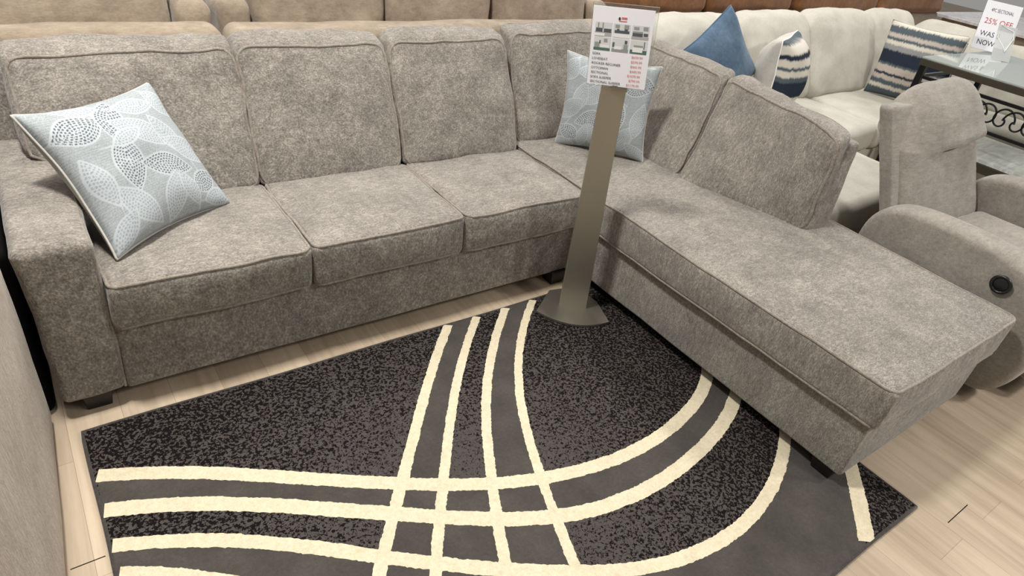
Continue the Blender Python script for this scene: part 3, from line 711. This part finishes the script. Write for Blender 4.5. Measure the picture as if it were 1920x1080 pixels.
# ------------------------------------------------------------------ reclining sofas standing back to back with the sectional
def recliner_row(label, x0, panels, wings, x1, seed, ztop):
    t = thing('reclining_sofa', label, 'sofa', ((x0 + x1)/2, 1.5, 0), 'tan reclining sofas behind the sectional')
    TV = M['tan_velvet']
    # lower back rail
    edges = sorted({p for q in panels for p in q})
    cushion('back_rail', Soft((x1 - x0, .18, .885), loc=((x0+x1)/2, 1.085, .5225), r=.055, seg=34, wr=.006, ws=4, seed=seed, rk=5), mat=TV, parent=t)
    for k, (a, b_) in enumerate(panels):
        s = Soft((b_ - a - .006, .24, .42), hexa(a + .003, b_ - .003, 1.16, 1.44, 1.21, 1.40, .84, ztop), r=.07, seg=18, bulge=(.0, .03, .03), wr=.010, ws=4.5, seed=seed + k, rk=5)
        cushion('back_cushion', s, mat=TV, parent=t)
    for a, b_ in wings:
        s = Soft((b_ - a - .006, .34, .34), hexa(a + .003, b_ - .003, 1.12, 1.47, 1.16, 1.46, .70, ztop - .085), r=.065, seg=10, wr=.006, seed=seed + 30, rk=5)
        cushion('wing', s, mat=TV, parent=t)
    for a, b_ in panels:
        cushion('seat_cushion', Soft((b_ - a - .01, .58, .20), loc=((a+b_)/2, 1.68, .40), r=.05, seg=8, bulge=(0, 0, .03)), mat=TV, parent=t)
    link_mesh('base', *box(x0 + .02, x1 - .02, 1.18, 1.95, .04, .32, .02), TV, t)
    for a in (x0 + .09, x1 - .09):
        cushion('arm', Soft((.18, .80, .58), loc=(a, 1.60, .33), r=.06, seg=8), mat=TV, parent=t)
    return t
recliner_row('tan reclining sofa behind the cushion with the tipped pillow', -1.35, [(-1.2, -.28), (-.28, .715)], [(.715, .868)], .868, 70, 1.13)
recliner_row('tan three-seat reclining sofa behind the middle of the sectional', .885, [(1.035, 1.70), (1.70, 2.345), (2.345, 3.03)], [(.885, 1.035), (3.03, 3.20)], 3.20, 80, 1.14)

# ------------------------------------------------------------------ cream sectional
cs = thing('sectional_sofa', 'cream L-shaped sectional behind the chaise with loose pillow backs', 'sofa', (5.0, .6, 0))
CF = M['cream_fabric']
def cream(name, s): return cushion(name, s, mat=CF, parent=cs)
link_mesh('base', *merge([Soft((3.7, 1.0, .24), loc=(5.17, .66, .17), r=.03, seg=20).mesh(), Soft((.9, 1.5, .24), loc=(6.56, -.55, .17), r=.03, seg=10).mesh()]), CF, cs)
for k, (a, b_) in enumerate(((3.34, 4.12), (4.12, 5.02), (5.02, 6.12))):
    cream('seat_cushion', Soft((b_ - a - .01, .80, .19), loc=((a+b_)/2, .52, .385), r=.05, seg=14, bulge=(.0, .015, .025), wr=.008, ws=3, seed=90 + k, rk=4))
for k, (y0, y1) in enumerate(((-.62, .12), (-1.32, -.62))):
    cream('seat_cushion', Soft((.66, y1 - y0 - .01, .19), loc=(6.45, (y0+y1)/2, .385), r=.05, seg=12, bulge=(.015, 0, .025), wr=.008, ws=3, seed=95 + k, rk=4))
link_mesh('back_frame', *merge([Soft((3.8, .2, .6), hexa(3.32, 7.0, 1.02, 1.2, 1.08, 1.2, .27, .86), r=.04, seg=14).mesh(), Soft((.16, 2.3, .56), loc=(6.96, -.05, .56), r=.04, seg=10).mesh()]), CF, cs)
for k, (a, b_, ta, tb, zt) in enumerate(((3.30, 4.24, 3.34, 4.26, 1.01), (4.20, 5.00, 4.23, 5.06, 1.02), (4.98, 5.86, 5.04, 6.00, 1.035), (5.80, 6.60, 5.96, 6.62, 1.04))):
    c8 = [(a, .70, .46), (b_, .70, .46), (tb, .92, zt - .03), (ta, .92, zt - .03), (a, .96, .46), (b_, .96, .46), (tb, 1.10, zt), (ta, 1.10, zt)]
    cream('back_cushion', Soft((b_ - a, .26, .58), c8, r=.085, seg=20, bulge=(.02, .07, .03), wr=.016, ws=3.6, seed=100 + k, rk=6))
for k, (y0, y1, zt) in enumerate(((.28, .98, .99), (-.40, .28, .97), (-1.2, -.40, .97))):
    c8 = [(6.58, y1, .46), (6.58, y0, .46), (6.74, y0, zt - .03), (6.74, y1, zt - .03), (6.84, y1, .46), (6.84, y0, .46), (6.95, y0, zt), (6.95, y1, zt)]
    cream('back_cushion', Soft((y1 - y0, .26, .55), c8, r=.085, seg=16, bulge=(.02, .07, .03), wr=.014, ws=3.6, seed=110 + k, rk=6))
for x, y in ((3.42, .25), (3.42, 1.08), (6.9, 1.08), (6.9, -1.2), (6.2, -1.2)):
    link_mesh('foot', *box(x - .03, x + .03, y - .03, y + .03, 0, .06), M['black_wood'], cs, False)
ot = thing('ottoman', 'cream ottoman between the chaise back and the grey recliner', 'ottoman', (3.8, -.25, 0))
cushion('cushion', Soft((1.15, .66, .20), loc=(3.77, -.245, .36), r=.045, seg=16, bulge=(.01, .01, .02), wr=.006, ws=3, seed=120, rk=4), mat=CF, parent=ot)
link_mesh('base', *Soft((1.13, .64, .22), loc=(3.77, -.245, .17), r=.02, seg=10).mesh(), CF, ot)
for x in (3.28, 4.26):
    for y in (-.50, .01): link_mesh('foot', *box(x - .03, x + .03, y - .03, y + .03, 0, .07), M['black_wood'], ot, False)

# ------------------------------------------------------------------ grey recliner
rc = thing('recliner', 'grey recliner with rounded arms and a black button, beside the chaise', 'recliner', (3.76, -1.1, 0))
GF = M['grey_fabric']
def arm_profile(x0, x1, y_back, y_front, ztop, seed):
    """side outline of a rounded recliner arm swept across its width"""
    ol = [(-.80, .06), (-.775, .20), (-.765, .42), (-.785, .55), (-.85, .625), (-.96, .658), (-1.12, .668), (-1.28, .664), (-1.42, .645), (-1.53, .60), (-1.60, .52), (-1.625, .40), (-1.625, .28), (-1.60, .16), (-1.545, .075), (-1.45, .05), (-1.2, .045), (-.95, .045)]
    Q = np.array(ol); pr = []
    for i in range(len(Q)):
        p0, p1, p2, p3 = Q[i-1], Q[i], Q[(i+1) % len(Q)], Q[(i+2) % len(Q)]
        for t in np.linspace(0, 1, 5, endpoint=False):
            pr.append(tuple(0.5 * ((2*p1) + (-p0+p2)*t + (2*p0-5*p1+4*p2-p3)*t*t + (-p0+3*p1-3*p2+p3)*t**3)))
    P = np.array(pr); c = P.mean(0); n = len(P)
    xs = np.linspace(-1, 1, 13); V, F = [], []
    wv = (x1 - x0) / 2; xc = (x0 + x1) / 2
    r = .055
    T = np.roll(P, -1, 0) - np.roll(P, 1, 0); T /= np.linalg.norm(T, axis=1, keepdims=True)
    Nn = np.stack([T[:, 1], -T[:, 0]], 1)
    if ((P - c) * Nn).sum() < 0: Nn = -Nn
    ang = np.linspace(-math.pi/2, math.pi/2, 15)
    for a in ang:
        xo = math.sin(a); ins = 1 - abs(math.cos(a)) ** .6
        for i in range(n):
            q = P[i] - Nn[i] * r * ins
            sx = np.sign(xo) * abs(xo) ** .6
            V.append((xc + wv * sx, q[0], q[1]))
    m = len(ang)
    for i in range(m - 1):
        for k in range(n): F.append((i*n + k, i*n + (k+1) % n, (i+1)*n + (k+1) % n, (i+1)*n + k))
    for base, sgn, xx in ((0, -1, x0), ((m-1)*n, 1, x1)):
        # gently domed side
        prev = [base + k for k in range(n)]
        ring = np.array([[V[q][1], V[q][2]] for q in prev])
        cc = ring.mean(0)
        for f, dx in ((.75, .010), (.4, .018), (.1, .021)):
            cur = []
            for k in range(n):
                yy, zz = cc + (ring[k] - cc) * f
                cur.append(len(V)); V.append((xx + sgn * dx, yy, zz))
            for k in range(n):
                q = (prev[k], prev[(k+1) % n], cur[(k+1) % n], cur[k]); F.append(q if sgn > 0 else q[::-1])
            prev = cur
        F.append(tuple(prev) if sgn > 0 else tuple(prev[::-1]))
    return V, F
la = link_mesh('arm', *arm_profile(3.195, 3.385, -.775, -1.60, .655, 1), GF, rc)
link_mesh('arm', *arm_profile(4.24, 4.43, -.775, -1.60, .655, 2), GF, rc)
# round recline button set in the outer arm
ring, cap = [], []
bc = Vector((3.176, -1.392, .552))
for k in range(32):
    a = 2 * math.pi * k / 32
    ring.append((bc.x - .006, bc.y + .034 * math.cos(a), bc.z + .034 * math.sin(a)))
bt = link_mesh('button', *tube(ring, .007, True, 8), M['black_plastic'], rc)
V = [(bc.x - .002, bc.y + .034 * math.cos(2*math.pi*k/32), bc.z + .034 * math.sin(2*math.pi*k/32)) for k in range(32)] + [(bc.x - .009, bc.y + .022 * math.cos(2*math.pi*k/32), bc.z + .022 * math.sin(2*math.pi*k/32)) for k in range(32)]
F = [(k, (k+1) % 32, 32 + (k+1) % 32, 32 + k) for k in range(32)] + [tuple(range(32, 64))]
link_mesh('button_cap', V, F, M['black_plastic'], bt)
# reclined back: pad with headrest crease, and the shell behind it
def pad_post(W, u):
    W = W.copy()
    z = W[:, 2]
    front = np.clip(-u[:, 1], 0, 1)
    zc = .80 + .015 * u[:, 0]; k = np.clip((u[:, 0] + .75) / .9, 0, 1); k = k * k * (3 - 2 * k)
    crease = np.exp(-((z - zc) / .012) ** 2) * k
    below = np.clip((zc - z) / .004, 0, 1) * np.exp(-np.clip(zc - z, 0, 1) / .16) * k
    W[:, 1] += (.026 * crease + .036 * below) * front
    W[:, 1] -= .022 * k * front * np.exp(-((z - zc - .045) / .04) ** 2)
    top = np.clip((z - .82) / .2, 0, 1)
    W[:, 2] -= (.15 * np.clip(-u[:, 0] - .35, 0, 1) ** 2 / .42 + .05 * np.clip(u[:, 0] - .55, 0, 1) ** 2 / .2) * top
    W[:, 1] -= .02 * front * np.exp(-((z - .93) / .08) ** 2)
    return W
c8 = [(3.43, -.925, .42), (4.22, -.925, .42), (4.22, -.63, 1.075), (3.41, -.63, 1.045), (3.43, -.82, .42), (4.22, -.82, .42), (4.22, -.515, 1.075), (3.41, -.515, 1.045)]
cushion('backrest', Soft((.79, .15, .66), c8, r=.06, seg=110, bulge=(.01, .04, .02), wr=.005, ws=5, seed=130, post=pad_post, rk=6), mat=GF, parent=rc)
c8 = [(3.375, -.875, .42), (4.26, -.875, .42), (4.26, -.622, 1.005), (3.345, -.622, 1.005), (3.375, -.80, .42), (4.26, -.80, .42), (4.26, -.545, .995), (3.345, -.545, .995)]
cushion('back_shell', Soft((.80, .14, .60), c8, r=.025, seg=16, wr=.002, seed=131), mat=GF, parent=rc)
cushion('seat', Soft((.76, .72, .22), loc=(3.812, -1.26, .37), r=.06, seg=14, bulge=(0, .02, .03), wr=.004, seed=132, rk=5), mat=GF, parent=rc)
cushion('footrest', Soft((.76, .10, .34), loc=(3.812, -1.62, .27), r=.04, seg=10, bulge=(0, .02, 0), seed=133), mat=GF, parent=rc)
link_mesh('base', *box(3.42, 4.20, -1.50, -.80, .0, .27, .01), M['black_cloth'], rc, False)

# ------------------------------------------------------------------ glass-topped table, sign and pouch, marble table
TZ = .97
gt = thing('glass_table', 'tall table with a pale glass top and dark scrolled iron frame', 'table', (5.6, -.45, 0))
TX0, TX1, TY0, TY1 = 5.085, 6.20, -1.00, .085
tp = link_mesh('glass_top', *box(TX0, TX1, TY0, TY1, TZ - .012, TZ, .002), M['glass_top'], gt, False)
link_mesh('edge_rim', *merge([box(TX0 - .004, TX0 + .02, TY0, TY1, TZ - .055, TZ - .0125, .003), box(TX1 - .02, TX1, TY0, TY1, TZ - .055, TZ - .0125, .003), box(TX0, TX1, TY1 - .02, TY1, TZ - .055, TZ - .0125, .003), box(TX0, TX1, TY0, TY0 + .02, TZ - .055, TZ - .0125, .003)]), M['bronze_edge'], gt, False)
for x, y in ((TX0 + .025, TY1 - .025), (TX0 + .025, TY0 + .025), (TX1 - .025, TY1 - .025), (TX1 - .025, TY0 + .025)):
    link_mesh('leg', *box(x - .02, x + .02, y - .02, y + .02, 0, TZ - .055, .003), M['dark_iron'], gt, False)
yy0, yy1 = TY0 + .05, TY1 - .05
for xx in (TX0 + .025,):
    link_mesh('rail', *merge([box(xx - .01, xx + .01, yy0, yy1, TZ - .135, TZ - .115, .002), box(xx - .01, xx + .01, yy0, yy1, TZ - .33, TZ - .31, .002)]), M['dark_iron'], gt, False)
    sc = []
    for c in np.arange(yy1 - .09, yy0, -.17):
        for sg in (1, -1):
            pth = []
            for a in np.linspace(0, 2.2 * math.pi, 40):
                rr = .075 * (1 - a / (2.7 * math.pi))
                pth.append((xx, c + sg * (.04 - rr * math.cos(a)) * 1.0, TZ - .225 + rr * math.sin(a) * 1.15))
            sc.append(tube(pth, .006, False, 6))
    link_mesh('scrollwork', *merge(sc), M['dark_iron'], gt)
link_mesh('rail', *box(TX0 + .04, TX1 - .04, TY1 - .035, TY1 - .015, TZ - .135, TZ - .115, .002), M['dark_iron'], gt, False)

mt = thing('coffee_table', 'low marble-topped table with bronze edges under the glass table', 'table', (5.5, -.5, 0))
MX0, MX1, MY0, MY1 = 5.16, 5.80, -1.30, .0
link_mesh('marble_top', *box(MX0, MX1, MY0, MY1, .445, .47, .003), M['marble'], mt, False)
link_mesh('edge_rim', *merge([box(MX0 - .004, MX0 + .02, MY0, MY1, .385, .444, .003), box(MX1 - .02, MX1 + .004, MY0, MY1, .385, .444, .003), box(MX0, MX1, MY0, MY0 + .02, .385, .444, .003), box(MX0, MX1, MY1 - .02, MY1, .385, .444, .003)]), M['bronze_edge'], mt, False)
for x in (MX0 + .05, MX1 - .05):
    for y in (MY0 + .05, MY1 - .05): link_mesh('leg', *box(x - .025, x + .025, y - .025, y + .025, 0, .386, .003), M['bronze_edge'], mt, False)

tw, th = .263, .338
MT = frame((6.05, .083, TZ + .172), (.73, -.69, -.06), (.28, .22, .94))
ts_ = thing('sale_sign', 'white sale sign reading 25% OFF standing on the glass table', 'sign', (6.0, .05, TZ + .001))
shp = link_mesh('sign_sheet', *xform(MT, box(-tw/2, tw/2, -th/2, th/2, -.002, -.0005, .0005)), M['paper'], ts_, False)
link_mesh('acrylic_back', *xform(MT, box(-tw/2 - .003, tw/2 + .003, -th/2, th/2 + .003, -.0055, -.0022, .001)), M['acrylic'], ts_, False)
def on_t(x, y): return MT @ Matrix.Translation((x, y, .0002))
text_mesh('4PC SECTIONAL', .034, M['ink'], 'printed_line', on_t(0, .108), shp, 'CENTER', width=.165)
text_mesh('25% OFF', .056, M['red_ink'], 'printed_line', on_t(0, .030), shp, 'CENTER', width=.205)
text_mesh('WAS $', .050, M['ink'], 'printed_line', on_t(-.105, -.058), shp, 'LEFT')
text_mesh('NOW', .050, M['ink'], 'printed_line', on_t(-.105, -.120), shp, 'LEFT')

MP = frame((5.83, -.085, TZ + .110), (.74, -.67, -.08), (.42, .36, .83))
pw, ph = .135, .25
pc = thing('tag_pouch', 'clear tag pouch with white cord leaning before the sale sign', 'tag', (5.8, -.1, TZ + .001))
link_mesh('film', *xform(MP, box(-pw/2, pw/2, -ph/2, ph/2, 0.0, .0012, .0004)), M['pouch_film'], pc, False)
link_mesh('card', *xform(MP, box(-pw/2 + .004, pw/2 - .004, -ph/2 + .004, -ph/2 + .080, -.0016, -.0004, .0003)), M['paper'], pc, False)
link_mesh('card', *xform(MP, box(-pw/2 + .004, pw/2 - .004, ph/2 - .045, ph/2 - .004, -.0016, -.0004, .0003)), M['paper'], pc, False)
pts = [(-pw/2 + .01, ph/2 - .01, .003), (-pw/2 + .012, .03, .003), (0, -.03, .003), (.012, -ph/2 + .062, .004), (.03, -.02, .003), (pw/2 - .012, .04, .003), (pw/2 - .02, ph/2 - .03, .003), (0, ph/2 - .02, .003), (-pw/2 + .02, ph/2 - .005, .003)]
link_mesh('cord', *xform(MP, tube(pts, .0028, False, 6)), M['white_cord'], pc)

# ------------------------------------------------------------------ far furniture
def brown_row(label, x0, x1, cuts, seed):
    t = thing('reclining_sofa', label, 'sofa', ((x0+x1)/2, 2.2, 0), 'brown suede sofas along the back')
    BS = M['brown_suede']
    cushion('back_panel', Soft((x1 - x0, .16, .76), loc=((x0+x1)/2, 1.90, .45), r=.03, seg=18), mat=M['taupe_lining'], parent=t)
    for k, (a, b_) in enumerate(zip(cuts[:-1], cuts[1:])):
        s = Soft((b_ - a - .01, .30, .34), hexa(a + .005, b_ - .005, 1.79, 2.12, 1.84, 2.08, .835, 1.15), r=.07, seg=16, bulge=(.0, .02, .03), wr=.016, ws=2.6, seed=seed + k, rk=5)
        cushion('back_cushion', s, mat=BS, parent=t)
        cushion('seat_cushion', Soft((b_ - a - .02, .60, .22), loc=((a+b_)/2, 2.40, .40), r=.05, seg=8), mat=BS, parent=t)
    link_mesh('base', *box(x0 + .03, x1 - .03, 1.96, 2.68, .03, .30, .02), BS, t)
    for a in (x0 + .1, x1 - .1): cushion('arm', Soft((.2, .75, .60), loc=(a, 2.33, .34), r=.06, seg=8), mat=BS, parent=t)
brown_row('brown suede sofa back behind the cream cushions, nearest the sign stand', 3.90, 6.12, (3.90, 4.885, 6.12), 140)
brown_row('brown suede sofa back at the far side, ending near the white marble table', 6.20, 9.15, (6.20, 7.65, 9.15), 150)

bk_ = thing('armchair', 'black armchair in the gap between the tan and brown sofas', 'armchair', (4.45, 3.45, 0))
BC = M['black_cloth']
cushion('backrest', Soft((.80, .22, .90), loc=(4.45, 3.85, .55), r=.08, seg=10), mat=BC, parent=bk_)
cushion('seat', Soft((.60, .70, .40), loc=(4.45, 3.45, .26), r=.06, seg=8), mat=BC, parent=bk_)
for x in (4.02, 4.88): cushion('arm', Soft((.24, .85, .60), loc=(x, 3.48, .33), r=.08, seg=8), mat=BC, parent=bk_)

dt = thing('dining_table', 'glossy white marble-topped table beyond the cream sectional', 'table', (10.6, 1.4, 0))
link_mesh('table_top', *box(9.86, 11.9, .30, 2.20, .715, .75, .004), M['white_marble'], dt, False)
link_mesh('apron', *box(9.95, 11.8, .40, 2.10, .62, .716, .004), M['taupe_lining'], dt, False)
for x in (10.0, 11.75):
    for y in (.45, 2.05): link_mesh('leg', *box(x - .04, x + .04, y - .04, y + .04, 0, .63, .004), M['taupe_lining'], dt, False)

# ------------------------------------------------------------------ lights: the showroom's ceiling lamps
def area(name, loc, size, power, col=(1, .965, .92), sy=None):
    l = bpy.data.lights.new(name, 'AREA'); l.energy = power; l.size = size; l.color = col
    if sy: l.shape = 'RECTANGLE'; l.size_y = sy
    o = bpy.data.objects.new(name, l); o.location = loc; COL.objects.link(o)
    return o
area('ceiling_spot', (.10, -.12, 4.0), .42, 175)
for x, y, p in ((2.2, 2.2, 60), (4.6, 1.0, 60), (4.4, 3.6, 50), (-1.6, 2.0, 30), (7.2, .6, 60), (10.5, 2.6, 80), (3.0, -4.2, 70)):
    area('ceiling_panel', (x, y, 4.0), .6, p, sy=1.2)
area('ceiling_spot', (4.3, -3.4, 3.6), .4, 90)
wd = bpy.data.worlds.new('showroom_air'); scene.world = wd; wd.use_nodes = True
bg = wd.node_tree.nodes['Background']; bg.inputs[0].default_value = (1.0, .98, .95, 1); bg.inputs[1].default_value = .30

# ------------------------------------------------------------------ camera
cam = bpy.data.cameras.new('camera'); co = bpy.data.objects.new('camera', cam); COL.objects.link(co)
Cp = Vector((0.11922436, -1.98667835, 1.74149999))
fw = Vector((0.53802605, 0.640441, -0.54805409)); rt = Vector((0.81219817, -0.56783538, 0.13378007)); up = Vector((0.22552627, 0.51710569, 0.82567524))
mw = Matrix((rt, up, -fw)).transposed().to_4x4(); mw.translation = Cp
co.matrix_world = mw
cam.sensor_width = 36; cam.sensor_fit = 'HORIZONTAL'; cam.lens = 1236.9856 / 1920 * 36; cam.clip_start = .05
scene.camera = co
vs = scene.view_settings
vs.view_transform = 'Standard'; vs.look = 'None'; vs.exposure = 0.0; vs.gamma = 1.0; vs.use_curve_mapping = False
